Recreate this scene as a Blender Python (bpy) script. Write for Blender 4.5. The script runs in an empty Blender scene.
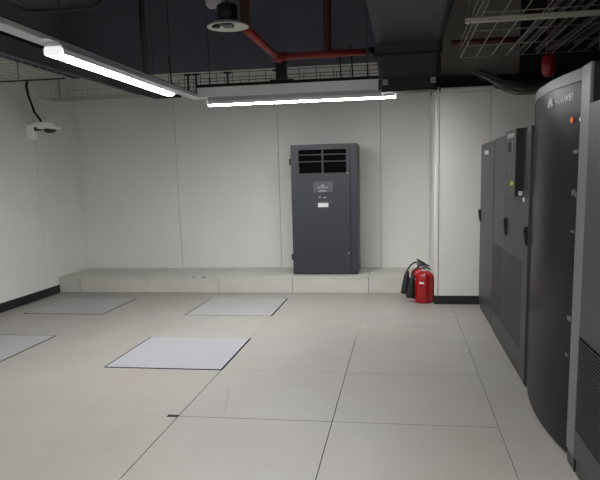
import bpy, bmesh, math, random
from mathutils import Vector, Matrix
random.seed(7)
S = bpy.context.scene
COL = S.collection
PI = math.pi

# ------------------------------------------------------------------ materials
def lin(c):
    c /= 255.0
    return c / 12.92 if c <= .04045 else ((c + .055) / 1.055) ** 2.4
def mat(name, rgb, rough=.6, metal=0., var=.06, scale=6., bump=0., bscale=80., emit=None, spec=.5):
    m = bpy.data.materials.new(name); m.use_nodes = True
    nt = m.node_tree; N = nt.nodes; L = nt.links
    b = N['Principled BSDF']
    c = [lin(x) for x in rgb]
    b.inputs['Roughness'].default_value = rough
    b.inputs['Metallic'].default_value = metal
    b.inputs['Specular IOR Level'].default_value = spec
    tc = N.new('ShaderNodeTexCoord')
    nz = N.new('ShaderNodeTexNoise'); nz.inputs['Scale'].default_value = scale; nz.inputs['Detail'].default_value = 5
    L.new(tc.outputs['Object'], nz.inputs['Vector'])
    rp = N.new('ShaderNodeValToRGB')
    rp.color_ramp.elements[0].position = .3; rp.color_ramp.elements[1].position = .7
    rp.color_ramp.elements[0].color = [x * (1 - var) for x in c] + [1]
    rp.color_ramp.elements[1].color = [min(1, x * (1 + var)) for x in c] + [1]
    L.new(nz.outputs['Fac'], rp.inputs['Fac']); L.new(rp.outputs['Color'], b.inputs['Base Color'])
    if bump:
        n2 = N.new('ShaderNodeTexNoise'); n2.inputs['Scale'].default_value = bscale
        L.new(tc.outputs['Object'], n2.inputs['Vector'])
        bp = N.new('ShaderNodeBump'); bp.inputs['Strength'].default_value = bump; bp.inputs['Distance'].default_value = .01
        L.new(n2.outputs['Fac'], bp.inputs['Height']); L.new(bp.outputs['Normal'], b.inputs['Normal'])
    if emit:
        b.inputs['Emission Color'].default_value = [lin(x) for x in emit[0]] + [1]
        b.inputs['Emission Strength'].default_value = emit[1]
    return m

def floor_mat(name, rgb, tint, rough=.42):
    """scuffed boards: broad warm patches, fine specks, soft smears"""
    m = mat(name, rgb, rough, var=.035, scale=1.3)
    nt = m.node_tree; N = nt.nodes; L = nt.links; b = N['Principled BSDF']
    src = b.inputs['Base Color'].links[0].from_socket
    tc = N.new('ShaderNodeTexCoord')
    n1 = N.new('ShaderNodeTexNoise'); n1.inputs['Scale'].default_value = .7; n1.inputs['Detail'].default_value = 3
    L.new(tc.outputs['Object'], n1.inputs['Vector'])
    r1 = N.new('ShaderNodeValToRGB'); r1.color_ramp.elements[0].position = .42; r1.color_ramp.elements[1].position = .68
    L.new(n1.outputs['Fac'], r1.inputs['Fac'])
    mx = N.new('ShaderNodeMix'); mx.data_type = 'RGBA'
    L.new(r1.outputs['Color'], mx.inputs['Factor']); L.new(src, mx.inputs['A'])
    mx.inputs['B'].default_value = [lin(x) for x in tint] + [1]
    n2 = N.new('ShaderNodeTexVoronoi'); n2.inputs['Scale'].default_value = 2.6
    L.new(tc.outputs['Object'], n2.inputs['Vector'])
    r2 = N.new('ShaderNodeValToRGB'); r2.color_ramp.elements[0].position = .012; r2.color_ramp.elements[1].position = .03
    r2.color_ramp.elements[0].color = (.45, .43, .40, 1); r2.color_ramp.elements[1].color = (1, 1, 1, 1)
    L.new(n2.outputs['Distance'], r2.inputs['Fac'])
    mu = N.new('ShaderNodeMix'); mu.data_type = 'RGBA'; mu.blend_type = 'MULTIPLY'; mu.inputs['Factor'].default_value = .6
    L.new(mx.outputs['Result'], mu.inputs['A']); L.new(r2.outputs['Color'], mu.inputs['B'])
    L.new(mu.outputs['Result'], b.inputs['Base Color'])
    n3 = N.new('ShaderNodeTexNoise'); n3.inputs['Scale'].default_value = 3; n3.inputs['Detail'].default_value = 6
    L.new(tc.outputs['Object'], n3.inputs['Vector'])
    mr = N.new('ShaderNodeMapRange'); mr.inputs['To Min'].default_value = rough - .08; mr.inputs['To Max'].default_value = rough + .12
    L.new(n3.outputs['Fac'], mr.inputs['Value']); L.new(mr.outputs['Result'], b.inputs['Roughness'])
    return m

M = dict(
    wall=mat('wall_paint', (226, 225, 219), .7, var=.03, scale=.9),
    seam=mat('panel_seam', (70, 70, 68), .9),
    black_paint=mat('black_ceiling_paint', (99, 100, 113), .8, var=.12, scale=1.5),
    upper_black=mat('upper_black', (34, 34, 36), .8),
    grey_upper=mat('upper_wall_grey', (150, 147, 140), .8),  # plain darker grey for the jutting wall above its pale panels
    base=mat('black_skirting', (22, 22, 24), .45),
    floor=floor_mat('floor_board', (158, 154, 147), (155, 148, 139)),
    groove=mat('floor_groove', (44, 40, 37), .9),
    panel=floor_mat('white_floor_panel', (164, 164, 167), (160, 161, 164), .4),
    panel_dull=floor_mat('dull_floor_panel', (162, 161, 160), (159, 157, 155), .4),
    scratch=mat('faint_scratch', (128, 122, 115), .8),
    chip=mat('black_hole', (15, 14, 14), .9),
    ledge=mat('ledge_board', (196, 193, 184), .55, var=.04, scale=2),
    cab=mat('charcoal_metal', (46, 46, 48), .42, var=.04, scale=3, bump=.05, bscale=500),
    cab_dark=mat('dark_charcoal_metal', (48, 48, 50), .45, var=.04, scale=3),
    cab_frame=mat('grey_metal_frame', (98, 99, 101), .4, var=.03),
    cab_black=mat('black_plastic', (20, 20, 22), .4),
    cab_side=mat('black_side_panel', (17, 17, 19), .7),
    mesh=mat('perforated_dark', (38, 36, 35), .6, var=.15, scale=160),
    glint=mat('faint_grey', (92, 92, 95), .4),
    glass=mat('smoked_glass_door', (24, 25, 29), .3, var=.02, spec=.06),
    ac=mat('blue_charcoal_metal', (45, 46, 53), .45, var=.03, scale=2),
    ac_front=mat('blue_charcoal_front', (48, 49, 56), .42, var=.03, scale=2),
    ac_dark=mat('grille_cavity', (5, 5, 7), .9, spec=.1),
    ac_slat=mat('grille_slat', (50, 51, 58), .4),
    ac_panel=mat('grey_control_panel', (82, 83, 89), .35),
    white=mat('white_label', (225, 225, 222), .5, var=.02),
    grey_text=mat('pale_grey_print', (165, 165, 168), .5),
    screen=mat('dark_screen', (6, 6, 8), .5, spec=.1),
    silver=mat('silver', (190, 190, 192), .3, .9),
    yellow=mat('yellow_green_label', (196, 204, 60), .5),
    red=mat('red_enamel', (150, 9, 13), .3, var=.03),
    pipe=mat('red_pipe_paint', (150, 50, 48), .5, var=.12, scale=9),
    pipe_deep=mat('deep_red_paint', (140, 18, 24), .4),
    pipe_shaded=mat('shaded_red_pipe', (62, 15, 21), .6, var=.1),  # red pipe paint darkened to stand for the shadow higher up
    rubber=mat('black_rubber', (18, 18, 19), .6),
    steel=mat('dull_steel', (120, 120, 118), .4, .7),
    galv=mat('galvanised_wire', (176, 170, 158), .35, .6, var=.1, scale=30),
    galv_mid=mat('dull_galvanised_wire', (132, 128, 120), .4, .5, var=.1, scale=30),
    galv_dark=mat('grey_wire', (74, 74, 76), .5, .3),
    strut=mat('pale_strut', (176, 172, 162), .5, var=.08, scale=12),
    rail=mat('grey_rail', (205, 206, 208), .45, .1, var=.04),
    tray_lip=mat('grey_tray_lip', (98, 98, 98), .5),
    galv_pale=mat('pale_grey_wire', (168, 168, 162), .5, .2),
    tray=mat('dark_tray', (36, 37, 42), .7, spec=.08),
    duct=mat('black_duct', (58, 60, 66), .6, var=.06),
    duct_blue=mat('dark_blue_duct', (58, 62, 78), .6, var=.06),
    collar=mat('black_collar', (22, 22, 24), .5),
    lamp_body=mat('white_lamp_body', (214, 215, 216), .4),
    diffuse_cap=mat('translucent_cap', (235, 235, 235), .5, emit=((250, 252, 255), .7)),
    lit=mat('lit_diffuser', (240, 240, 240), .5, emit=((250, 252, 255), 80.0)),
    can=mat('black_can', (28, 28, 30), .5),
    ring=mat('white_reflector', (206, 205, 198), .4),
    bulb=mat('unlit_bulb', (70, 70, 70), .4),
    cam_white=mat('white_camera_shell', (250, 250, 248), .4),
    lens=mat('dark_dome', (16, 16, 18), .12),
    orange=mat('orange_indicator', (226, 118, 70), .4, emit=((232, 118, 66), .3)),
    cyan=mat('pale_indicator', (190, 214, 214), .4, emit=((190, 216, 216), .5)),
)

# ------------------------------------------------------------------ mesh helpers
def nb(): return bmesh.new()
def box(bm, x0, x1, y0, y1, z0, z1, mi=0, bev=0):
    vs = [bm.verts.new((x, y, z)) for x in (x0, x1) for y in (y0, y1) for z in (z0, z1)]
    fs = []
    for q in ((0, 1, 3, 2), (4, 6, 7, 5), (0, 4, 5, 1), (2, 3, 7, 6), (0, 2, 6, 4), (1, 5, 7, 3)):
        f = bm.faces.new([vs[i] for i in q]); f.material_index = mi; fs.append(f)
    if bev:
        es = {e for f in fs for e in f.edges}
        bmesh.ops.bevel(bm, geom=list(es), offset=bev, segments=2, affect='EDGES', profile=.5)
def board(bm, x0, x1, y0, y1, z0, z1, top=0, side=1):
    n0 = len(bm.faces); box(bm, x0, x1, y0, y1, z0, z1, side); bm.faces.ensure_lookup_table()
    bm.faces[n0 + 5].material_index = top
def prism(bm, pts, axis, a, b, mi=0, smooth=False):
    """extrude a closed 2-D outline along an axis; pts are the two other coordinates in xyz order"""
    def P(p, t):
        return {'x': (t, p[0], p[1]), 'y': (p[0], t, p[1]), 'z': (p[0], p[1], t)}[axis]
    A = [bm.verts.new(P(p, a)) for p in pts]; B = [bm.verts.new(P(p, b)) for p in pts]
    n = len(pts)
    for i in range(n):
        f = bm.faces.new((A[i], A[(i + 1) % n], B[(i + 1) % n], B[i])); f.material_index = mi; f.smooth = smooth
    for c in (A[::-1], B):
        f = bm.faces.new(c); f.material_index = mi
def tube(bm, pts, r, n=8, cap=True, mi=0):
    pts = [Vector(p) for p in pts]; rings = []
    rs = r if isinstance(r, (list, tuple)) else [r] * len(pts)
    up = None
    for i, p in enumerate(pts):
        t = (pts[min(i + 1, len(pts) - 1)] - pts[max(i - 1, 0)]).normalized()
        if up is None or abs(up.dot(t)) > .95: up = Vector((0, 0, 1)) if abs(t.z) < .9 else Vector((1, 0, 0))
        a = t.cross(up).normalized(); b = t.cross(a); up = -b if up.dot(-b) > 0 else b
        rings.append([bm.verts.new(p + rs[i] * (math.cos(2 * PI * k / n) * a + math.sin(2 * PI * k / n) * b)) for k in range(n)])
    for A, B in zip(rings, rings[1:]):
        for k in range(n):
            f = bm.faces.new((A[k], A[(k + 1) % n], B[(k + 1) % n], B[k])); f.smooth = True; f.material_index = mi
    if cap:
        for R_ in (rings[0][::-1], rings[-1]):
            f = bm.faces.new(R_); f.material_index = mi
def lathe(bm, prof, c=(0, 0, 0), n=32, mi=0, axis='z'):
    rings = []
    for r, h in prof:
        rg = []
        for k in range(n):
            a = 2 * PI * k / n; u, v = r * math.cos(a), r * math.sin(a)
            d = (u, v, h) if axis == 'z' else ((h, u, v) if axis == 'x' else (u, h, v))
            rg.append(bm.verts.new((c[0] + d[0], c[1] + d[1], c[2] + d[2])))
        rings.append(rg)
    for A, B in zip(rings, rings[1:]):
        for k in range(n):
            f = bm.faces.new((A[k], A[(k + 1) % n], B[(k + 1) % n], B[k])); f.smooth = True; f.material_index = mi
    for R_ in (rings[0][::-1], rings[-1]):
        f = bm.faces.new(R_); f.material_index = mi
def rounded(x0, x1, z0, z1, r, n=5, corners=(1, 1, 1, 1)):
    out = []
    for ci, (cx, cz, a0) in enumerate(((x1 - r, z1 - r, 0), (x0 + r, z1 - r, 90), (x0 + r, z0 + r, 180), (x1 - r, z0 + r, 270))):
        if not corners[ci]:
            out.append((x1 if ci in (0, 3) else x0, z1 if ci < 2 else z0)); continue
        for k in range(n + 1):
            a = math.radians(a0 + 90 * k / n); out.append((cx + r * math.cos(a), cz + r * math.sin(a)))
    return out
def wloc(p):
    v = Vector((0, 0, 0))
    while p is not None: v = v + p.location; p = p.parent
    return v
def obj(name, bm, m, parent=None, local=False, loc=None, auto=True):
    if parent is not None and not local: bmesh.ops.translate(bm, verts=bm.verts, vec=-wloc(parent))
    if loc is not None: bmesh.ops.translate(bm, verts=bm.verts, vec=-Vector(loc))
    bmesh.ops.recalc_face_normals(bm, faces=bm.faces)
    me = bpy.data.meshes.new(name); bm.to_mesh(me); bm.free()
    for x in (m if isinstance(m, (list, tuple)) else [m]): me.materials.append(M[x])
    o = bpy.data.objects.new(name, me); COL.objects.link(o)
    if parent is not None: o.parent = parent
    if loc is not None: o.location = loc
    return o
def tag(o, label, cat, group=None, kind=None):
    o['label'] = label; o['category'] = cat
    if group: o['group'] = group
    if kind: o['kind'] = kind
    return o
def thing(name, label, cat, loc=(0, 0, 0), group=None, rotz=0):
    o = bpy.data.objects.new(name, None); COL.objects.link(o)
    o.location = loc; o.rotation_euler = (0, 0, rotz); o.empty_display_size = .1
    return tag(o, label, cat, group)
def struct(name, bm, m, label, cat):
    return tag(obj(name, bm, m), label, cat, kind='structure')
def text_bm(body, size, mtx, depth=.001):
    cu = bpy.data.curves.new('lettering', 'FONT'); cu.body = body; cu.size = size; cu.extrude = depth; cu.offset = size * .02; cu.space_character = 1.18
    to = bpy.data.objects.new('lettering', cu); COL.objects.link(to)
    dg = bpy.context.evaluated_depsgraph_get(); me = to.evaluated_get(dg).to_mesh()
    bm = nb(); bm.from_mesh(me); to.evaluated_get(dg).to_mesh_clear()
    bpy.data.objects.remove(to); bpy.data.curves.remove(cu)
    bmesh.ops.transform(bm, matrix=mtx, verts=bm.verts)
    return bm
def frame(o, xa, ya):
    xa = Vector(xa).normalized(); ya = Vector(ya).normalized(); za = xa.cross(ya)
    m = Matrix((xa, ya, za)).transposed().to_4x4(); m.translation = Vector(o); return m
def petal_mark(bm, mtx, r):
    """a fan of narrow petals opening upwards"""
    for k in range(8):
        a = math.radians(12 + 156 * k / 7); d = Vector((math.cos(a), math.sin(a), 0)); s = Vector((-d.y, d.x, 0))
        for z in (.0012,):
            pts = [d * r * .18, d * r * .65 + s * r * .13, d * r, d * r * .65 - s * r * .13]
            bm.faces.new([bm.verts.new(mtx @ (p + Vector((0, 0, z)))) for p in pts])

# ------------------------------------------------------------------ room dimensions (metres)
XL, XR = -5.415, 2.35            # left wall, wall behind the cabinets
YB, YJ, YN = 10.26, 8.50, -3.0  # back wall, jutting wall, wall behind the camera
XJ = .425                       # corner of the jutting wall
ZC, ZW = 4.75, 3.44             # ceiling, top of the white wall panels
X0 = -.491                      # a floor joint
TS = 1.14                       # floor board
Y0 = 4.255
LEDGE_Y, LEDGE_Z = 9.255, .247

# ------------------------------------------------------------------ floor
xe = [XL, X0 - 4 * TS, X0 - 3 * TS, X0 - 2 * TS, X0 - TS, X0, X0 + TS, XR]     # edge index 0..7
ye = [YN] + [Y0 + k * TS for k in range(-6, 5)] + [YB + .1]
special = {(1, 1), (3, 1), (3, 3), (1, 3)}          # (column, row v) of the white loose panels
def vgap(i, k):   # joint at xe[i], along board row v=k
    if i == 4: return .020 if k == 1 else (.0055 if k < 1 else (.018 if k == 3 else .0015))
    if i == 5: return .0055 if k < 2 else .0012
    if i == 6: return .003 if k < 4 else .0012
    if i == 2: return .017 if k in (1, 3) else (.003 if k == -1 else .0005)
    if i == 3: return .015 if k in (1, 3) else .0005
    if i == 1: return .014 if k == 3 else .0015
    return .0005
def hgap(j, i):   # joint at v=j, along column i
    if i == 4: return .006 if j == 0 else (.002 if j in (1, 2) else .001)
    if i == 5: return .0038 if j in (0, 1) else (.003 if j == 3 else .0012)
    if i == 3: return .026 if j == 1 else (.004 if j in (2, 3, 4) else .0005)
    if i == 1: return .02 if j == 3 else (.014 if j in (2, 4) else .0015)
    if i == 2: return .002 if j in (3, 4) else .0005
    if i == 6: return .0012
    return .001
bm = nb(); white_cells = []
for i in range(7):
    for r in range(len(ye) - 1):
        k = r - 7       # board row v
        x0 = xe[i] + vgap(i, k) / 2; x1 = xe[i + 1] - vgap(i + 1, k) / 2
        y0 = ye[r] + hgap(k, i) / 2; y1 = ye[r + 1] - hgap(k + 1, i) / 2
        if (i, k) in special: white_cells.append((i, k, x0, x1, y0, y1)); continue
        board(bm, x0, x1, y0, y1, -.03, 0)
box(bm, XL, XR, YN, YB + .1, -.08, -.0301, 1)
floor = struct('floor', bm, ['floor', 'groove'], 'pale beige floor of large square boards with thin dark joints', 'floor')
bm = nb(); box(bm, X0 - TS - .085, X0 - TS + .0, Y0 - .02, Y0 + .025, -.002, .0008)
obj('chipped_corner', bm, 'chip', floor)['label'] = 'black chipped corner at a board joint'
bm = nb()
tube(bm, [(-1.30, 4.33, .0005), (-1.36, 4.62, .0005), (-1.42, 4.9, .0005)], .0016, 5)
obj('scratch', bm, 'scratch', floor)
names = {(3, 1): 'large white floor panel with a dark right edge, in the middle of the floor',
         (3, 3): 'white floor panel just before the ledge, in front of the dark cooling unit',
         (1, 3): 'white floor panel in the far left corner by the black skirting',
         (1, 1): 'white floor panel cut off by the left edge of the photo'}
for i, k, x0, x1, y0, y1 in white_cells:
    bm = nb(); board(bm, x0, x1, y0, y1, -.03, .0015)
    tag(obj('floor_panel', bm, ['panel' if (i, k) == (3, 1) else 'panel_dull', 'groove'], loc=((x0 + x1) / 2, (y0 + y1) / 2, -.03)), names[(i, k)], 'floor panel', 'loose white floor panels')

# ------------------------------------------------------------------ walls
def panel_wall(name, axis, pos, back, joints, z0, z1, label, thick=.04, gap=.006, top=None):
    """boards with thin joints; axis = direction the wall runs along"""
    bm = nb()
    for a, b in zip(joints, joints[1:]):
        lo, hi = sorted((pos, pos + back * thick))
        if axis == 'x': box(bm, a + gap / 2, b - gap / 2, lo, hi, z0, z1)
        else: box(bm, lo, hi, a + gap / 2, b - gap / 2, z0, z1)
    lo, hi = sorted((pos + back * (thick + .0005), pos + back * (thick + .06)))
    if axis == 'x': box(bm, joints[0], joints[-1], lo, hi, z0, z1, 1)
    else: box(bm, lo, hi, joints[0], joints[-1], z0, z1, 1)
    if top:
        lo, hi = sorted((pos - back * .004, pos + back * .1))
        if axis == 'x': box(bm, joints[0], joints[-1], lo, hi, z1, top[0], 2)
        else: box(bm, lo, hi, joints[0], joints[-1], z1, top[0], 2)
    return struct(name, bm, ['wall', 'seam', top[1] if top else 'wall'], label, 'wall')
wb = panel_wall('wall_back', 'x', YB, 1, [XL, -3.70, -1.975, -.335, XJ + .1], 0, ZW, 'pale grey panelled back wall with black paint above', top=(ZC, 'black_paint'))
panel_wall('wall_left', 'y', XL, -1, [YN, -.5, 1.9, 4.3, 6.6, 8.93, YB + .1], 0, ZW, 'pale grey panelled wall on the left', top=(ZC, 'black_paint'))
wj = panel_wall('wall_right', 'x', YJ, 1, [XJ + .045, 1.105, XR], 0, 2.86, 'pale grey wall end jutting out beside the cabinets', top=(ZC, 'grey_upper'))
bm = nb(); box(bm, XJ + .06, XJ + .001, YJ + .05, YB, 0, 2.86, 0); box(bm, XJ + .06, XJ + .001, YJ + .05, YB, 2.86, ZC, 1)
obj('return_face', bm, ['wall', 'grey_upper'], wj)
bm = nb(); box(bm, XJ, XJ + .043, YJ - .008, YJ + .048, 0, 2.86, bev=.004); obj('corner_trim', bm, 'wall', wj)
bm = nb(); box(bm, XJ - .035, XJ, YB - .03, YB - .001, LEDGE_Z, ZW); obj('corner_trim', bm, 'wall', wj)
bm = nb(); box(bm, -.375, -.338, YB - .006, YB + .001, LEDGE_Z, ZW); obj('joint_strip', bm, 'wall', wb)
bm = nb(); box(bm, 1.43, XR, YJ - .03, YJ - .005, 2.9, ZC); obj('upper_black', bm, 'upper_black', wj)
bm = nb(); box(bm, XR, XR + .1, YN, YJ, 0, 2.4, 0); box(bm, XR, XR + .1, YN, YJ, 2.4, ZC, 1)  # upper part coloured black to stand for shade above the cabinets
struct('wall_cabinet_side', bm, ['wall', 'upper_black'], 'wall behind the row of cabinets with shade coloured into its upper part', 'wall')
bm = nb(); box(bm, XL, XR, YN - .1, YN, 0, ZC); struct('wall_front', bm, 'wall', 'pale wall closing the room behind the viewer', 'wall')
bm = nb(); box(bm, XL - .1, XR + .1, YN - .1, YB + .1, ZC, ZC + .1)
struct('ceiling', bm, 'black_paint', 'black painted open ceiling above the pipes and ducts', 'ceiling')
bm = nb(); box(bm, XL, XL + .014, YN, LEDGE_Y - .002, .0, .125, bev=.003)
struct('baseboard_left', bm, 'base', 'black skirting along the foot of the left wall', 'skirting')
bm = nb(); box(bm, XJ - .004, XR, YJ - .022, YJ - .008, 0, .115, bev=.003)
struct('baseboard_right', bm, 'base', 'black skirting between the fire extinguishers and the first cabinet', 'skirting')

# ledge along the back wall
bm = nb()
jx = [XL] + [X0 - k * TS for k in (4, 3, 2, 1, 0)] + [XJ - .001]
for a, b in zip(jx, jx[1:]):
    box(bm, a + .0035, b - .0035, LEDGE_Y, LEDGE_Y + .02, .004, LEDGE_Z - .021)      # riser boards
    dz = 0 if a < -.6 else -.006
    box(bm, a + .0025, b - .0025, LEDGE_Y - .004, YB - .004, LEDGE_Z - .018 + dz, LEDGE_Z + dz)
box(bm, XL + .01, XJ - .01, LEDGE_Y + .021, YB - .01, 0, LEDGE_Z - .026, 1)
ledge = struct('trim_1', bm, ['ledge', 'groove'], 'low pale boxed ledge running along the foot of the back wall', 'ledge')
for x, w in ((-3.18, .025), (-3.03, .045)):
    bm = nb(); box(bm, x, x + w, LEDGE_Y - .0055, LEDGE_Y + .004, LEDGE_Z - .012, LEDGE_Z + .0012); obj('chip', bm, 'chip', ledge)

# ------------------------------------------------------------------ cooling unit on the ledge
AX0, AX1, AY0, AY1, AZ0, AZ1 = -1.645, -.662, 9.484, 10.14, LEDGE_Z, 2.195
ac = thing('cooling_unit', 'tall charcoal cooling cabinet with top air grille standing on the ledge', 'air conditioner', ((AX0 + AX1) / 2, (AY0 + AY1) / 2, AZ0))
bm = nb(); box(bm, AX0, AX1, AY0 + .028, AY1, AZ0 + .004, AZ1, bev=.006); obj('body', bm, 'ac', ac)
bm = nb(); box(bm, AX0 + .02, AX1 - .02, AY0 + .05, AY1 - .05, AZ0, AZ0 + .03); obj('base', bm, 'cab_black', ac)
GX0, GX1, GZ0, GZ1 = -1.525, -.815, 1.775, 2.118
XD = -.762
bm = nb()  # front door, built around the grille opening
for x0, x1, z0, z1 in ((AX0, GX0, GZ0, AZ1 - .004), (GX1, XD - .003, GZ0, AZ1 - .004), (GX0, GX1, GZ1, AZ1 - .004), (AX0, XD - .003, AZ0 + .015, GZ0)):
    box(bm, x0, x1, AY0, AY0 + .026, z0, z1)
fr = obj('front_panel', bm, 'ac_front', ac)
bm = nb(); box(bm, XD + .003, AX1, AY0, AY0 + .026, AZ0 + .015, AZ1 - .004, bev=.004); obj('side_post', bm, 'ac_front', ac)
bm = nb(); box(bm, GX0 - .02, GX1 + .02, AY0 + .0262, AY0 + .0275, GZ0 - .02, GZ1 + .02); obj('grille_cavity', bm, 'ac_dark', fr)
for z in (2.035, 1.935):
    bm = nb()
    prism(bm, [(AY0 + .002, z), (AY0 + .002, z + .012), (AY0 + .024, z + .018), (AY0 + .024, z + .01)], 'x', GX0, GX1)
    obj('louver', bm, 'ac_slat', fr)
bm = nb(); box(bm, -1.18, -1.155, AY0 + .001, AY0 + .02, GZ0, GZ1); obj('mullion', bm, 'ac_slat', fr)
bm = nb(); box(bm, -1.312, -1.02, AY0 - .006, AY0 + .001, 1.345, 1.648, bev=.002); cp = obj('control_panel', bm, 'ac_panel', fr)
bm = nb(); box(bm, -1.312, -1.02, AY0 - .0066, AY0 - .005, 1.36, 1.49); obj('display', bm, 'ac', cp)
bm = nb(); box(bm, -1.13, -1.07, AY0 - .0075, AY0 - .006, 1.462, 1.485); obj('button', bm, 'cab_black', cp)
bm = nb()
petal_mark(bm, frame((-1.172, AY0 - .0062, 1.575), (1, 0, 0), (0, 0, 1)), .035)
t2 = text_bm('HUAWEI', .036, frame((-1.247, AY0 - .0068, 1.548), (1, 0, 0), (0, 0, 1)))
me = bpy.data.meshes.new('t'); t2.to_mesh(me); t2.free(); bm.from_mesh(me)
obj('printed_mark', bm, 'grey_text', cp)
for x0, x1, z0, z1 in ((-1.23, -1.12, 1.502, 1.518), (-1.23, -1.2, 1.41, 1.43), (-1.16, -1.12, 1.405, 1.42)):
    bm = nb(); box(bm, x0, x1, AY0 - .0078, AY0 - .006, z0, z1); obj('printed_line', bm, 'grey_text', cp)
bm = nb(); box(bm, -1.246, -1.09, AY0 - .004, AY0 + .001, 1.27, 1.332); st = obj('sticker', bm, 'white', fr); st['label'] = 'white paper sticker'
bm = nb(); box(bm, -1.46, -.86, AY0 - .0035, AY0 + .001, .30, .80, bev=.002); obj('access_cover', bm, 'ac', fr)
for z in (1.95, .52):
    bm = nb(); tube(bm, [(AX0 - .012, AY0 + .03, z - .045), (AX0 - .012, AY0 + .03, z + .045)], .016, 10); obj('hinge', bm, 'cab_black', ac)
for x, z in ((-.79, .575), (-.80, 1.765)):
    bm = nb(); lathe(bm, [(.011, 0), (.011, -.005), (.006, -.006)], (x, AY0, z), 12, axis='y'); obj('lock', bm, 'silver', fr)

# ------------------------------------------------------------------ fire extinguishers
def extinguisher(x, y, hx, label, hose_out):
    r, h = .122, .425
    t = thing('fire_extinguisher', label, 'fire extinguisher', (x, y, 0), 'red fire extinguishers')
    bm = nb(); lathe(bm, [(r - .012, 0), (r - .002, .012), (r, .03), (r, h - .07), (r - .012, h - .035), (r - .045, h - .008), (.04, h + .004), (.036, h + .02)], (x, y, 0), 40)
    cy = obj('cylinder', bm, 'red', t)
    bm = nb(); lathe(bm, [(.038, h + .008), (.05, h + .012), (.05, h + .022), (.034, h + .026)], (x, y, 0), 24); obj('neck_ring', bm, 'white', t)
    bm = nb(); lathe(bm, [(.03, h + .02), (.03, h + .05), (.036, h + .052), (.036, h + .078), (.02, h + .085)], (x - .01, y, 0), 16); obj('valve', bm, 'steel', t)
    bm = nb()
    prism(bm, [(x - .045, h + .074), (x - .015, h + .088), (x + .05, h + .062), (x + .072, h + .064), (x + .07, h + .074), (x + .0, h + .112), (x - .035, h + .128), (x - .05, h + .12), (x - .025, h + .1)], 'y', y - .014, y + .014)
    obj('lever', bm, 'rubber', t)
    bm = nb(); prism(bm, [(x + .015, h + .045), (x + .09, h + .02), (x + .092, h + .032), (x + .02, h + .066)], 'y', y - .012, y + .012); obj('carry_handle', bm, 'rubber', t)
    # hose and discharge horn hanging on the left
    bm = nb()
    top = h + .07
    P = [(x - .03, y, top), (x - hose_out * .45, y - .01, top + .012), (x - hose_out * .8, y - .02, top - .02), (hx + .025, y - .02, top - .085), (hx + .018, y - .02, .375)]
    Q = []
    for i in range(len(P) - 1):
        for s in range(5): Q.append(tuple(Vector(P[i]).lerp(Vector(P[i + 1]), s / 5)))
    Q.append(P[-1])
    tube(bm, Q, .011, 8); obj('hose', bm, 'rubber', t)
    bm = nb(); tube(bm, [(hx + .018, y - .02, .385), (hx + .016, y - .02, .345), (hx + .010, y - .02, .33), (hx - .012, y - .02, .075), (hx - .013, y - .02, .068)], [.024, .03, .036, .062, .062], 20); obj('horn', bm, 'rubber', t)
    bm = nb()
    a0 = math.radians(250); n = 14
    for z0, z1, da, m_ in ((.27, .294, .27, 0),):
        ring = []
        for k in range(n + 1):
            a = a0 - da + 2 * da * k / n
            ring.append([bm.verts.new((x + (r + .0015) * math.cos(a), y + (r + .0015) * math.sin(a), z)) for z in (z0, z1)])
        for A, B in zip(ring, ring[1:]): bm.faces.new((A[0], B[0], B[1], A[1]))
    obj('label', bm, 'white', cy)
    bm = nb(); tube(bm, [(x - .01, y - r - .0005, .375), (x - .006, y - r - .001, .41)], .006, 6); obj('safety_tag', bm, 'white', cy)
    return t
extinguisher(.243, 8.925, .052, 'red fire extinguisher standing behind the front one, next to the ledge', .15)
extinguisher(.297, 8.625, .122, 'front red fire extinguisher at the corner, with a white label', .12)

# ------------------------------------------------------------------ equipment cabinets
CX = .97; CD = 1.98
def handle(y, z, hgt, parent, x=CX, tilt=0):
    bm = nb()
    prism(bm, [(x, z - hgt / 2), (x, z + hgt / 2), (x - .022, z + hgt / 2 + .004), (x - .034, z + hgt / 2 - .02), (x - .018, z - hgt / 2 + .01)], 'y', y - .022, y + .022)
    return obj('handle', bm, 'cab_black', parent)
# first cabinet, against the wall
Y1a, Y1b = 7.11, 8.27
c1 = thing('server_cabinet', 'narrow charcoal cabinet farthest along the row, touching the pale wall', 'cabinet', ((CX + CD) / 2, (Y1a + Y1b) / 2, 0), 'equipment cabinets')
bm = nb(); box(bm, CX + .03, CD, Y1a + .004, Y1b, .07, 2.055, bev=.005); obj('body', bm, 'cab', c1)
bm = nb(); box(bm, CX + .02, CD - .03, Y1a + .01, Y1b - .01, 0, .07); obj('plinth', bm, 'cab_black', c1)
bm = nb(); box(bm, CX, CX + .029, Y1a + .012, Y1b - .005, .075, 2.058, bev=.005); d = obj('door', bm, 'cab', c1)
handle(8.2, 1.19, .15, d)
bm = text_bm('HUAWEI', .062, frame((CX - .0015, 7.86, 1.925), (0, -1, 0), (0, 0, 1)))
obj('printed_mark', bm, 'white', d)
bm = nb(); petal_mark(bm, frame((CX - .001, 7.92, 1.93), (0, -1, 0), (0, 0, 1)), .06); obj('petal_emblem', bm, 'white', d)
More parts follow.
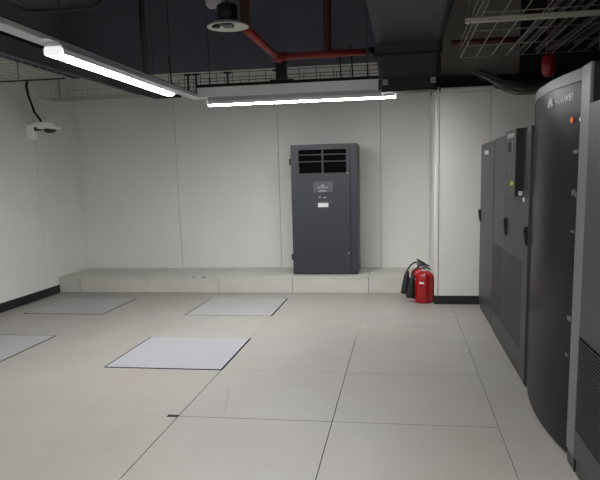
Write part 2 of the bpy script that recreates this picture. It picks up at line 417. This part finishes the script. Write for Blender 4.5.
# second cabinet, two doors and a raised control panel
Y2a, Y2b, Y2m = 5.13, 7.10, 6.31
c2 = thing('power_cabinet', 'charcoal double door cabinet with a raised control panel on its near door', 'cabinet', ((CX + CD) / 2, (Y2a + Y2b) / 2, 0), 'equipment cabinets')
bm = nb(); box(bm, CX + .03, CD, Y2a + .004, Y2b, .07, 2.06, bev=.005); obj('body', bm, 'cab', c2)
bm = nb(); box(bm, CX + .012, CD - .03, Y2a + .01, Y2b - .005, 0, .07); obj('plinth', bm, 'cab_black', c2)
bm = nb(); box(bm, CX, CX + .029, Y2m + .003, Y2b - .008, .075, 2.062, bev=.005); d = obj('door', bm, 'cab', c2); d['label'] = 'plain far door'
handle(6.2, 1.21, .16, c2)
bm = nb(); box(bm, CX - .001, CX + .002, Y2m + .05, Y2b - .06, .24, .98); obj('vent', bm, 'mesh', d)
bm = nb(); box(bm, CX, CX + .029, 5.33, Y2m - .003, .075, 2.062, bev=.005); d = obj('door', bm, 'cab', c2); d['label'] = 'near door behind the control panel'
bm = nb(); box(bm, CX - .001, CX + .002, 5.38, Y2m - .05, .24, .98); obj('vent', bm, 'mesh', d)
bm = nb(); box(bm, CX - .004, CX + .029, Y2a + .008, 5.325, .02, 2.062, bev=.008); po = obj('end_post', bm, 'cab', c2)
handle(5.17, 1.215, .15, po, CX - .004)
PX = .905
bm = nb(); box(bm, PX + .008, CX + .001, 5.43, 5.95, 1.52, 2.062); cpn = obj('control_panel', bm, 'cab_black', c2)
bm = nb(); box(bm, PX, PX + .0078, 5.43, 5.95, 1.50, 2.062, bev=.002); fc = obj('fascia', bm, 'cab', cpn)
bm = nb(); box(bm, PX - .003, PX + .001, 5.58, 5.80, 1.885, 1.965); sc_ = obj('screen', bm, 'screen', fc)
bm = nb()
for y0, y1, z0, z1 in ((5.57, 5.585, 1.88, 1.97), (5.585, 5.60, 1.882, 1.968)): box(bm, PX - .004, PX - .001, y0, y1, z0, z1)
obj('bezel', bm, 'grey_text', sc_)
bm = nb(); box(bm, PX - .002, PX + .001, 5.945, 5.949, 1.53, 1.94); obj('edge_strip', bm, 'grey_text', fc)
bm = text_bm('HUAWEI', .05, frame((PX - .0015, 5.72, 2.0), (0, -1, 0), (0, 0, 1))); obj('printed_mark', bm, 'white', fc)
bm = nb(); petal_mark(bm, frame((PX - .001, 5.79, 1.995), (0, -1, 0), (0, 0, 1)), .06); obj('petal_emblem', bm, 'white', fc)
for z in (1.84, 1.79, 1.74, 1.72):
    bm = nb(); box(bm, PX - .001, PX + .001, 5.56, 5.80, z, z + .006); obj('printed_line', bm, 'ac_panel', fc)
bm = nb(); box(bm, PX - .0015, PX + .001, 5.50, 5.72, 1.605, 1.64); s = obj('sticker', bm, 'yellow', fc); s['label'] = 'yellow green warning sticker'
bm = nb(); box(bm, PX - .0025, PX - .001, 5.64, 5.71, 1.61, 1.638); obj('symbol', bm, 'cab_black', s)
bm = nb(); box(bm, PX + .03, CX - .004, 5.4265, 5.4295, 1.525, 1.56); box(bm, CX - .0015, CX, 5.34, 5.42, 1.475, 1.51); s = obj('sticker', bm, 'white', cpn); s['label'] = 'small white sticker under the control panel'
# third cabinet, taller with a bulging smoked door
Y3a, Y3b, H3 = 3.62, 5.12, 2.272; Y3p = 3.79
c3 = thing('tall_cabinet', 'tallest cabinet with a bulging smoked glass door and grey frame', 'cabinet', ((CX + CD) / 2, (Y3a + Y3b) / 2, 0), 'equipment cabinets')
bm = nb(); box(bm, 1.03, CD, Y3a + .002, Y3b - .002, .05, H3 - .002); box(bm, CX + .016, 1.03, Y3a + .001, Y3p - .004, .05, H3 - .003); obj('body', bm, 'cab_side', c3)
bm = nb(); box(bm, 1.01, CD - .03, Y3a + .01, Y3b - .01, 0, .05); obj('plinth', bm, 'cab_black', c3)

def arc(y, off=0.):
    c, hw = (Y3b + Y3p) / 2, (Y3b - Y3p) / 2
    t = (y - c) / hw
    return .985 - .065 * (1 - t * t) + off
def curved(y0, y1, z0, z1, off, th, n=20, zs=1):
    bm = nb()
    ys = [y0 + (y1 - y0) * k / n for k in range(n + 1)]
    pts = [(arc(y, off), y) for y in ys] + [(arc(y, off) + th, y) for y in reversed(ys)]
    prism(bm, pts, 'z', z0, z1)
    return bm
dr = obj('door', curved(Y3p, Y3b - .06, .03, H3 - .065, .006, .02), 'glass', c3); dr['label'] = 'bulging smoked glass door'
obj('door_frame', curved(Y3p - .0, Y3b, H3 - .064, H3, 0, .04), 'cab_frame', dr)
obj('door_frame', curved(Y3b - .058, Y3b, .03, H3 - .065, 0, .04), 'cab_frame', dr)
bm = nb(); box(bm, CX - .002, CX + .0155, Y3a, Y3p - .002, .09, H3, bev=.003); obj('end_post', bm, 'cab_frame', c3)
bm = nb(); box(bm, CX + .006, CX + .0158, Y3a + .01, Y3p - .01, 0, .088); obj('foot', bm, 'cab_black', c3)
# lettering, lamps and glints coloured in as grey strips on the glass
def tang(y):
    dy = .001; return Vector((arc(y - dy) - arc(y + dy), -2 * dy, 0)).normalized()
yc = 4.12
bm = text_bm('HUAWEI', .055, frame((arc(4.235, .003), 4.235, 2.115), tang(4.1), (0, 0, 1)) @ Matrix.Diagonal((1.25, 1, 1, 1)), .002)
for v in bm.verts: v.co.x = arc(v.co.y, .0035)
obj('printed_mark', bm, 'white', dr)
bm = nb(); petal_mark(bm, frame((arc(4.33, .003), 4.33, 2.11), tang(4.33), (0, 0, 1)), .07); obj('petal_emblem', bm, 'white', dr)
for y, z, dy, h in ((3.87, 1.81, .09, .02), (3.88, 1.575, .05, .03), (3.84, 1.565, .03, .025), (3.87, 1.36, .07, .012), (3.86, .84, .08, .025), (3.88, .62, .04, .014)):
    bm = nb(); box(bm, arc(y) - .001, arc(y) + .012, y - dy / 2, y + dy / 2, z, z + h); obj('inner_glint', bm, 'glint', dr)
for y, z, m_, nm, r in ((3.935, 2.0, 'orange', 'indicator_light', .017), (3.82, 1.995, 'cyan', 'indicator_light', .011)):
    bm = nb(); lathe(bm, [(r, .006), (r, -.002), (r * .7, -.006)], (arc(y), y, z), 16, axis='x'); obj(nm, bm, m_, dr)
# fourth cabinet, cut by the photo's edge
Y4a, Y4b, H4 = 2.35, 3.612, 2.06
c4 = thing('cooling_cabinet', 'nearest grey cabinet cut off by the right edge of the photo, louvred below', 'cabinet', ((CX + CD) / 2, (Y4a + Y4b) / 2, 0), 'equipment cabinets')
bm = nb(); box(bm, CX + .035, CD, Y4a, Y4b, .1, H4, bev=.004); obj('body', bm, 'cab', c4)
bm = nb(); box(bm, CX + .01, CD - .03, Y4a + .01, Y4b - .004, 0, .1); obj('plinth', bm, 'cab_black', c4)
bm = nb(); box(bm, CX - .004, CX + .034, Y4a, Y4b - .003, .1, H4, bev=.004); d = obj('door', bm, 'cab_dark', c4)
bm = nb()
box(bm, CX - .006, CX - .0035, Y4a + .1, Y4b - .02, .27, .81, 1)
for k in range(30):
    z = .275 + k * .0178
    box(bm, CX - .011, CX - .0058, Y4a + .1, Y4b - .02, z, z + .006, 0)
obj('louver', bm, ['cab', 'ac_dark'], d)

# ------------------------------------------------------------------ lamps and their rails
def lamp(name, label, loc, rotz, L=2.36, both=True):
    t = thing(name, label, 'ceiling lamp', loc, 'lit batten lamps', rotz)      # local x runs along the lamp, origin = middle of the underside
    w, h = .066, .047
    half = [(w * math.cos(a), h - h * math.sin(a)) for a in [PI * k / 14 for k in range(15)]]
    bm = nb(); prism(bm, half, 'x', -L / 2, L / 2, smooth=False); obj('diffuser', bm, 'lit', t, True)
    bm = nb()
    prism(bm, [(-w - .002, h - .033), (-w - .012, h - .033), (-w - .016, h + .002), (-w + .03, h + .058), (w - .03, h + .058), (w + .016, h + .002), (w + .012, h - .033), (w + .002, h - .033), (w + .002, h + .002), (-w - .002, h + .002)], 'x', -L / 2, L / 2)
    obj('housing', bm, 'lamp_body', t, True)
    for s in (-1, 1):
        cap = [(w * math.cos(a), h - h * math.sin(a)) for a in [PI * k / 14 for k in range(15)]] + [(-w + .006, h + .02), (w - .006, h + .02)]
        bm = nb(); prism(bm, cap, 'x', s * L / 2, s * (L / 2 + .012)); obj('end_cap', bm, 'diffuse_cap', t, True)
        bm = nb(); box(bm, s * L / 2 - .12, s * L / 2 - .03, -.03, .06, h + .05, ZR - ZL + .0018); obj('bracket', bm, 'rail', t, True)
    return t
ZL = 2.60
ZR = 2.7
LX, BY = -2.42, 7.70
lamp('batten_lamp', 'lit white batten lamp running away from the viewer at upper left', (LX, 5.475, ZL), PI / 2, 2.29)
lamp('batten_lamp', 'lit white batten lamp seen side on along the far rail', (-1.20, BY, ZL), 0, 2.24)
t = thing('lamp_rail', 'grey rail carrying the left lamp towards the back wall', 'rail', (LX - .06, 5.0, 2.70), 'grey lamp rails')
bm = nb(); box(bm, LX - .145, LX - .025, -2.5, BY + .12, 2.702, 2.745, bev=.004); obj('channel', bm, 'rail', t)
bm = nb(); box(bm, LX - .12, LX - .05, -2.5, BY + .1, 2.746, 2.76); obj('top_channel', bm, 'tray', t)
for y in (4.6, 6.9):
    bm = nb(); tube(bm, [(LX - .08, y, 2.755), (LX - .08, y, 3.134 if y < 5 else ZC)], .007, 6); obj('hanger_rod', bm, 'galv_dark', t)
t = thing('lamp_rail', 'grey rail above the side-on lamp, ending at the black duct outlet', 'rail', (-1.2, BY, 2.7), 'grey lamp rails')
bm = nb(); prism(bm, [(BY - .07, 2.701), (BY + .07, 2.701), (BY + .105, 2.81), (BY - .105, 2.81)], 'x', LX - .018, .36); obj('channel', bm, 'rail', t)
bm = nb(); box(bm, LX - .018, .36, BY - .11, BY + .11, 2.811, 2.845); obj('top_channel', bm, 'tray', t)
for x in (-2.3, -.4):
    bm = nb(); tube(bm, [(x, BY, 2.84), (x, BY, ZC)], .007, 6); obj('hanger_rod', bm, 'galv_dark', t)
# unseen lights over the viewer: left lamp row continued, right pair added for brightness
def area(x, y, z, sx, sy, p):
    l = bpy.data.lights.new('unseen_rear_light', 'AREA'); l.shape = 'RECTANGLE'; l.size = sx; l.size_y = sy; l.energy = p; l.color = (.985, .99, 1)
    o = bpy.data.objects.new('unseen_rear_light', l); COL.objects.link(o); o.location = (x, y, z)
AREA_P = 46
for x, y, k in ((LX, 1.6, .7), (LX, -1.4, 1), (-.1, 1.9, 1.25), (.0, -1.4, 1.2)): area(x, y, ZL, .17, 2.36, AREA_P * k)

# ------------------------------------------------------------------ cable trays
def wire_tray(name, label, loc, x0, x1, y0, y1, z0, hgt, mlong, sx, sy, r, m, sides=True, group='wire cable trays'):
    t = thing(name, label, 'cable tray', loc, group)
    bm = nb(); nx = max(1, round((x1 - x0) / sx)); ny = max(1, round((y1 - y0) / sy))
    for i in range(nx + 1):
        x = x0 + (x1 - x0) * i / nx; tube(bm, [(x, y0, z0), (x, y1, z0)], r, 5)
    for j in range(ny + 1):
        y = y0 + (y1 - y0) * j / ny; tube(bm, [(x0, y, z0 - r), (x1, y, z0 - r)], r, 5)
    obj('bottom_mesh', bm, m, t)
    for s, x in ((0, x0), (1, x1)):
        if mlong != 'y': break
        bm = nb()
        for k in (1, 2): tube(bm, [(x, y0, z0 + hgt * k / 2), (x, y1, z0 + hgt * k / 2)], r, 5)
        for j in range(ny + 1):
            y = y0 + (y1 - y0) * j / ny; tube(bm, [(x, y, z0), (x, y, z0 + hgt)], r, 5)
        obj('side_mesh', bm, m, t)
    for s, y in ((0, y0), (1, y1)):
        if mlong != 'x': break
        bm = nb()
        for k in (1, 2): tube(bm, [(x0, y, z0 + hgt * k / 2), (x1, y, z0 + hgt * k / 2)], r, 5)
        for i in range(nx + 1):
            x = x0 + (x1 - x0) * i / nx; tube(bm, [(x, y, z0), (x, y, z0 + hgt)], r, 5)
        obj('side_mesh', bm, m, t)
    return t
tr = wire_tray('wire_tray', 'wire cable tray hanging over the cabinets at upper right', (1.0, 4.6, 2.7), .50, 1.62, 2.2, 5.84, 2.70, .15, 'y', .125, .55, .0038, 'galv_mid')
bm = nb(); box(bm, .40, 1.95, 4.37, 4.41, 2.663, 2.692, bev=.003); obj('support_bar', bm, 'strut', tr)
for x in (.43, 1.9):
    bm = nb(); tube(bm, [(x, 4.385, 2.66), (x, 4.385, 3.2 if x < 1 else ZC)], .007, 6); obj('hanger_rod', bm, 'galv_dark', tr)
bm = nb()
for k in range(9):
    x = .95 + .07 * k + random.uniform(-.01, .01); z = 2.72 + random.uniform(0, .06)
    tube(bm, [(x, 2.2, z), (x + random.uniform(-.05, .05), 4, z + .01), (x + random.uniform(-.05, .05), 5.8, z)], random.uniform(.012, .022), 7)
tag(obj('cable_bundle', bm, 'rubber', loc=(1.2, 4.6, 2.7)), 'black cables lying in the wire tray over the cabinets', 'cables', kind='stuff')
tl = wire_tray('wire_tray', 'wire cable tray at the left edge, left of the dark trunking', (-3.5, 4.5, 2.7), -3.86, -3.14, 2.4, 5.74, 2.70, .10, 'y', .10, .13, .0028, 'galv')
for x, y in ((-3.85, 4.2), (-3.22, 4.2), (-3.5, 5.6)):
    bm = nb(); tube(bm, [(x, y, 2.69), (x, y, ZC)], .006, 6); obj('hanger_rod', bm, 'galv_dark', tl)
bm = nb(); box(bm, -3.88, -3.13, 5.745, 5.765, 2.685, 2.70); obj('end_bar', bm, 'tray', tl)
tb = wire_tray('wire_tray', 'dark wire cable tray crossing the top of the back wall above the far lamp', (-1.8, 9.2, 2.95), -3.3, -.22, 9.0, 9.42, 2.98, .22, 'x', .24, .21, .0045, 'galv_dark')
tc = wire_tray('wire_tray', 'pale wire cable tray in the far left corner under the ceiling', (-4.3, 9.2, 2.95), -5.3, -3.36, 9.0, 9.42, 2.98, .16, 'x', .15, .07, .0026, 'galv_pale')
for x in (-5.1, -3.6):
    bm = nb(); tube(bm, [(x, 9.2, 2.97), (x, 9.2, ZC)], .006, 6); obj('hanger_rod', bm, 'galv_dark', tc)
for x in (-3.0, -2.88, -2.42, -1.72):
    bm = nb(); tube(bm, [(x, 8.97, 2.9), (x, 8.97, 3.2)], .014, 6); box(bm, x - .05, x + .05, 8.95, 8.99, 3.18, 3.205); obj('hanger', bm, 'rubber', tb)
for x in (-3.25, -.82, -.66):
    bm = nb(); tube(bm, [(x, 9.0, 2.95), (x - .03, 9.0, 3.46)], .011, 6); obj('hanger_rod', bm, 'rubber', tb)
t = thing('cable_trunking', 'dark flat cable trunking between the left lamp rail and the wire tray', 'cable trunking', (-2.9, 5, 2.74))
bm = nb(); box(bm, -3.09, -2.74, 2.0, 7.9, 2.745, 2.80, bev=.003); obj('channel', bm, 'tray', t)
for x in (-3.115, ):
    bm = nb(); box(bm, x, x + .022, 2.0, 7.4, 2.735, 2.762); obj('side_lip', bm, 'tray_lip', t)
for y in (5.8, 7.2):
    bm = nb(); tube(bm, [(-2.9, y, 2.79), (-2.9, y, ZC)], .008, 6); obj('hanger_rod', bm, 'galv_dark', t)
t = thing('cable_trunking', 'dark cable trunking above the jutting wall, right of the duct outlet', 'cable trunking', (1.3, 8.38, 2.75))
bm = nb(); box(bm, .30, 2.3, 8.30, 8.47, 2.765, 2.89, bev=.003); obj('channel', bm, 'tray', t)
bm = nb(); box(bm, .30, 2.3, 8.285, 8.47, 2.742, 2.763); obj('lower_lip', bm, 'rail', t)
bm = nb(); tube(bm, [(.46, 8.29, 2.72), (.46, 8.29, ZC)], .012, 6); obj('hanger_rod', bm, 'rubber', t)
# sagging wire tray with cables under that trunking
t = thing('wire_tray', 'sagging wire tray of black cables beside the top of the tall cabinet', 'cable tray', (1.4, 7.9, 2.7), 'wire cable trays')
bm = nb()
for i in range(9):
    y = 7.55 + .085 * i
    tube(bm, [(.75 + .03 * i, y, 2.84), (1.05 + .02 * i, y, 2.69), (1.35, y, 2.635), (2.2, y, 2.63)], .004, 5)
for x, z in ((.8, 2.8), (.95, 2.73), (1.1, 2.68), (1.25, 2.65), (1.45, 2.635), (1.7, 2.635)):
    tube(bm, [(x, 7.55, z), (x + .2, 8.24, z)], .004, 5)
obj('bottom_mesh', bm, 'galv_mid', t)
bm = nb(); tube(bm, [(1.7, 7.9, 2.63), (1.7, 7.9, ZC)], .006, 6); obj('hanger_rod', bm, 'galv_dark', t)
bm = nb()
for i in range(8):
    y = 7.6 + .08 * i; dz = random.uniform(0, .03)
    tube(bm, [(.86 + .02 * i, y, 2.83 + dz), (1.12, y, 2.71 + dz), (1.4, y + .02, 2.66 + dz), (2.2, y, 2.66 + dz)], .012, 7)
obj('cable_bundle', bm, 'rubber', t)['kind'] = 'stuff'

# ------------------------------------------------------------------ ducts
d = thing('air_duct', 'black air duct turning down to a collar right of the far lamp', 'duct', (.07, 6.0, 3.1), 'black air ducts')
bm = nb(); prism(bm, rounded(-.315, .455, 3.135, 3.85, .12, corners=(0, 0, 1, 1)), 'y', 2.5, 7.72, smooth=False); obj('main_run', bm, 'duct', d)
bm = nb(); prism(bm, rounded(-.30, .435, 7.32, 7.72, .06), 'z', 3.04, 3.134); obj('flange', bm, 'duct', d)
bm = nb()
A = rounded(-.285, .415, 7.34, 7.575, .05); B = rounded(-.25, .395, 7.34, 7.575, .05)
va = [bm.verts.new((x, y, 3.02)) for x, y in A]; vb = [bm.verts.new((x, y, 2.765)) for x, y in B]
for i in range(len(va)): bm.faces.new((va[i], va[(i + 1) % len(va)], vb[(i + 1) % len(va)], vb[i]))
bm.faces.new(va); bm.faces.new(vb); obj('drop', bm, 'duct', d)
bm = nb(); prism(bm, rounded(-.31, .44, 7.315, 7.6, .06), 'z', 3.021, 3.039); obj('gasket', bm, 'collar', d)
bm = nb(); prism(bm, rounded(-.265, .41, 7.31, 7.575, .07), 'z', 2.655, 2.764); prism(bm, rounded(-.24, .385, 7.33, 7.56, .07), 'z', 2.63, 2.655); cl = obj('collar', bm, 'collar', d)
for x in (-.185, .335):
    bm = nb()
    for z in (2.70, 2.722, 2.744): box(bm, x - .03, x + .03, 7.302, 7.3105, z, z + .013)
    obj('clip', bm, 'silver', cl)
d = thing('air_duct', 'dark blue rounded duct at the top left above the lamp', 'duct', (-2.75, 4.0, 3.1), 'black air ducts')
bm = nb(); prism(bm, rounded(-3.16, -2.36, 3.135, 3.85, .16, corners=(0, 0, 1, 1)), 'y', 2.0, 5.1); obj('main_run', bm, 'duct_blue', d)
bm = nb(); prism(bm, rounded(-3.18, -2.34, 3.115, 3.87, .17, corners=(0, 0, 1, 1)), 'y', 5.1, 5.14); obj('flange', bm, 'duct', d)
bm = nb(); tube(bm, [(-3.238, 8.0, 3.0), (-3.238, 8.0, ZC)], .036, 12)
tag(obj('drop_pipe', bm, 'collar', loc=(-3.238, 8, 3.0)), 'thin black vertical pipe hanging from the ceiling above the left lamp', 'pipe')

# ------------------------------------------------------------------ red sprinkler pipes
p = thing('sprinkler_pipe', 'red sprinkler pipe with a tee in front of the back wall', 'pipe', (-1.53, 8.1, 3.2), 'red sprinkler pipes')
bm = nb(); tube(bm, [(-1.546, 6.45, 3.2), (-1.535, 8.35, 3.2)], .042, 16); obj('branch', bm, 'pipe', p)
bm = nb(); tube(bm, [(-1.53, 8.06, 3.2), (-.42, 8.06, 3.2)], .042, 16); obj('branch', bm, 'pipe', p)
bm = nb(); tube(bm, [(-1.585, 8.06, 3.2), (-1.42, 8.06, 3.2)], .052, 16); tube(bm, [(-1.534, 7.95, 3.2), (-1.534, 8.2, 3.2)], .052, 16); obj('tee_fitting', bm, 'pipe', p)
bm = nb(); tube(bm, [(-.9, 8.06, 3.2), (-.8, 8.06, 3.2)], .05, 16); obj('coupling', bm, 'pipe', p)
bm = nb(); tube(bm, [(-.43, 8.06, 3.2), (-.33, 8.06, 3.2)], .05, 16); obj('end_fitting', bm, 'collar', p)
bm = nb(); tube(bm, [(-1.546, 6.48, 3.2), (-1.546, 6.48, ZC)], .05, 16); obj('riser', bm, 'pipe_shaded', p)
bm = nb(); tube(bm, [(-.90, 8.06, 3.2), (-.90, 8.06, ZC)], .05, 16); obj('riser', bm, 'pipe_shaded', p)
bm = nb(); box(bm, -1.60, -1.47, 8.28, 8.42, 2.97, 3.2, bev=.01); box(bm, -1.69, -1.38, 8.33, 8.37, 2.95, 2.972); obj('drop_fitting', bm, 'collar', p)
p = thing('sprinkler_pipe', 'dark red pipe with a drop elbow seen behind the wire tray at right', 'pipe', (1.3, 6.5, 2.93), 'red sprinkler pipes')
bm = nb(); tube(bm, [(.46, 6.5, 2.94), (1.36, 6.5, 2.94)], .035, 14); obj('branch', bm, 'pipe_shaded', p)
bm = nb(); tube(bm, [(1.36, 6.5, 2.80), (1.36, 6.5, 2.77), (1.362, 6.5, 2.66), (1.364, 6.5, 2.62), (1.366, 6.5, 2.59)], [.04, .062, .064, .056, .03], 18); obj('drop_elbow', bm, 'pipe_deep', p)
bm = nb(); tube(bm, [(1.36, 6.5, 2.78), (1.36, 6.5, ZC)], .032, 14); obj('riser', bm, 'pipe_shaded', p)

# ------------------------------------------------------------------ pendant downlight
DX, DY, DZ = -1.65, 6.2, 3.155
t = thing('downlight', 'unlit round downlight with a white ring and black can at top left', 'ceiling lamp', (DX, DY, DZ))
bm = nb(); lathe(bm, [(.012, .034), (.11, .03), (.175, .008), (.19, -.002), (.2, .0), (.2, .007), (.13, .045), (.10, .052)], (DX, DY, DZ), 40); rg = obj('reflector_ring', bm, 'ring', t)
bm = nb(); lathe(bm, [(.06, .046), (.10, .05), (.10, .19), (.085, .205)], (DX, DY, DZ), 32); obj('can', bm, 'can', t)
bm = nb(); box(bm, DX - .05, DX + .05, DY - .07, DY + .07, DZ + .004, DZ + .04, bev=.01); obj('bulb', bm, 'bulb', t)
bm = nb(); lathe(bm, [(.03, .0), (.045, .012), (.04, .026)], (DX - .115, DY, DZ), 16); obj('dark_clip', bm, 'can', t)
bm = nb(); tube(bm, [(DX, DY, DZ + .21), (DX, DY, ZC)], .012, 8); obj('hanger_rod', bm, 'galv_dark', t)
bm = nb(); box(bm, DX - .19, DX - .03, DY - .07, DY + .07, DZ + .19, DZ + .29, bev=.01); obj('junction_box', bm, 'rail', t)

# ------------------------------------------------------------------ wall camera
KY, KZ = 8.79, 2.52
t = thing('security_camera', 'small white security camera on a wall bracket with a black cable', 'camera', (XL, KY, KZ))
bm = nb(); box(bm, XL + .001, XL + .03, KY - .07, KY + .07, KZ - .13, KZ + .07, bev=.006)
box(bm, XL + .03, XL + .11, KY - .05, KY + .05, KZ - .15, KZ + .05, bev=.008); obj('bracket', bm, 'cam_white', t)
bm = nb(); box(bm, XL + .11, XL + .2, KY - .03, KY + .03, KZ - .03, KZ + .02); obj('arm', bm, 'can', t)
bm = nb(); prism(bm, [(XL + .10, KZ + .06), (XL + .22, KZ + .085), (XL + .38, KZ + .08), (XL + .45, KZ + .055), (XL + .48, KZ + .01), (XL + .475, KZ - .022), (XL + .19, KZ - .008), (XL + .19, KZ + .03), (XL + .10, KZ + .03)], 'y', KY - .085, KY + .085)
obj('housing', bm, 'cam_white', t)
bm = nb(); lathe(bm, [(.02, -.062), (.06, -.052), (.088, -.025), (.095, .0)], (XL + .34, KY, KZ - .012), 24); obj('dome', bm, 'lens', t)
bm = nb(); P = [(XL + .225, KY, KZ + .05), (XL + .20, KY, KZ + .13), (XL + .12, KY, KZ + .24), (XL + .085, KY, KZ + .36), (XL + .05, KY, KZ + .47), (XL + .02, KY + .02, KZ + .60), (XL + .02, KY + .05, KZ + .7)]
tube(bm, P, .017, 8); obj('cable', bm, 'rubber', t)

# ------------------------------------------------------------------ world, camera, view
w = bpy.data.worlds.new('room_air'); S.world = w; w.use_nodes = True
w.node_tree.nodes['Background'].inputs[0].default_value = (.02, .02, .022, 1)
w.node_tree.nodes['Background'].inputs[1].default_value = .3

cd = bpy.data.cameras.new('camera'); cam = bpy.data.objects.new('camera', cd); COL.objects.link(cam)
R_ = Vector((0.98725008, 0.15709486, -0.02566115)); U_ = Vector((-2.88143094e-05, 0.161387891, 0.986891052)); F_ = Vector((-0.15917691, 0.97430753, -0.15933473))
m = Matrix((R_, U_, -F_)).transposed().to_4x4(); m.translation = (0, 0, 1.71438)
cam.matrix_world = m
cd.sensor_width = 36; cd.lens = 633.86 * 36 / 600; cd.shift_y = 40 / 600; cd.clip_start = .05
S.camera = cam
S.view_settings.view_transform = 'Standard'; S.view_settings.look = 'None'
S.view_settings.exposure = 0; S.view_settings.gamma = 1; S.view_settings.use_curve_mapping = False
S.cycles.use_denoising = True
S.cycles.max_bounces = 8; S.cycles.diffuse_bounces = 5
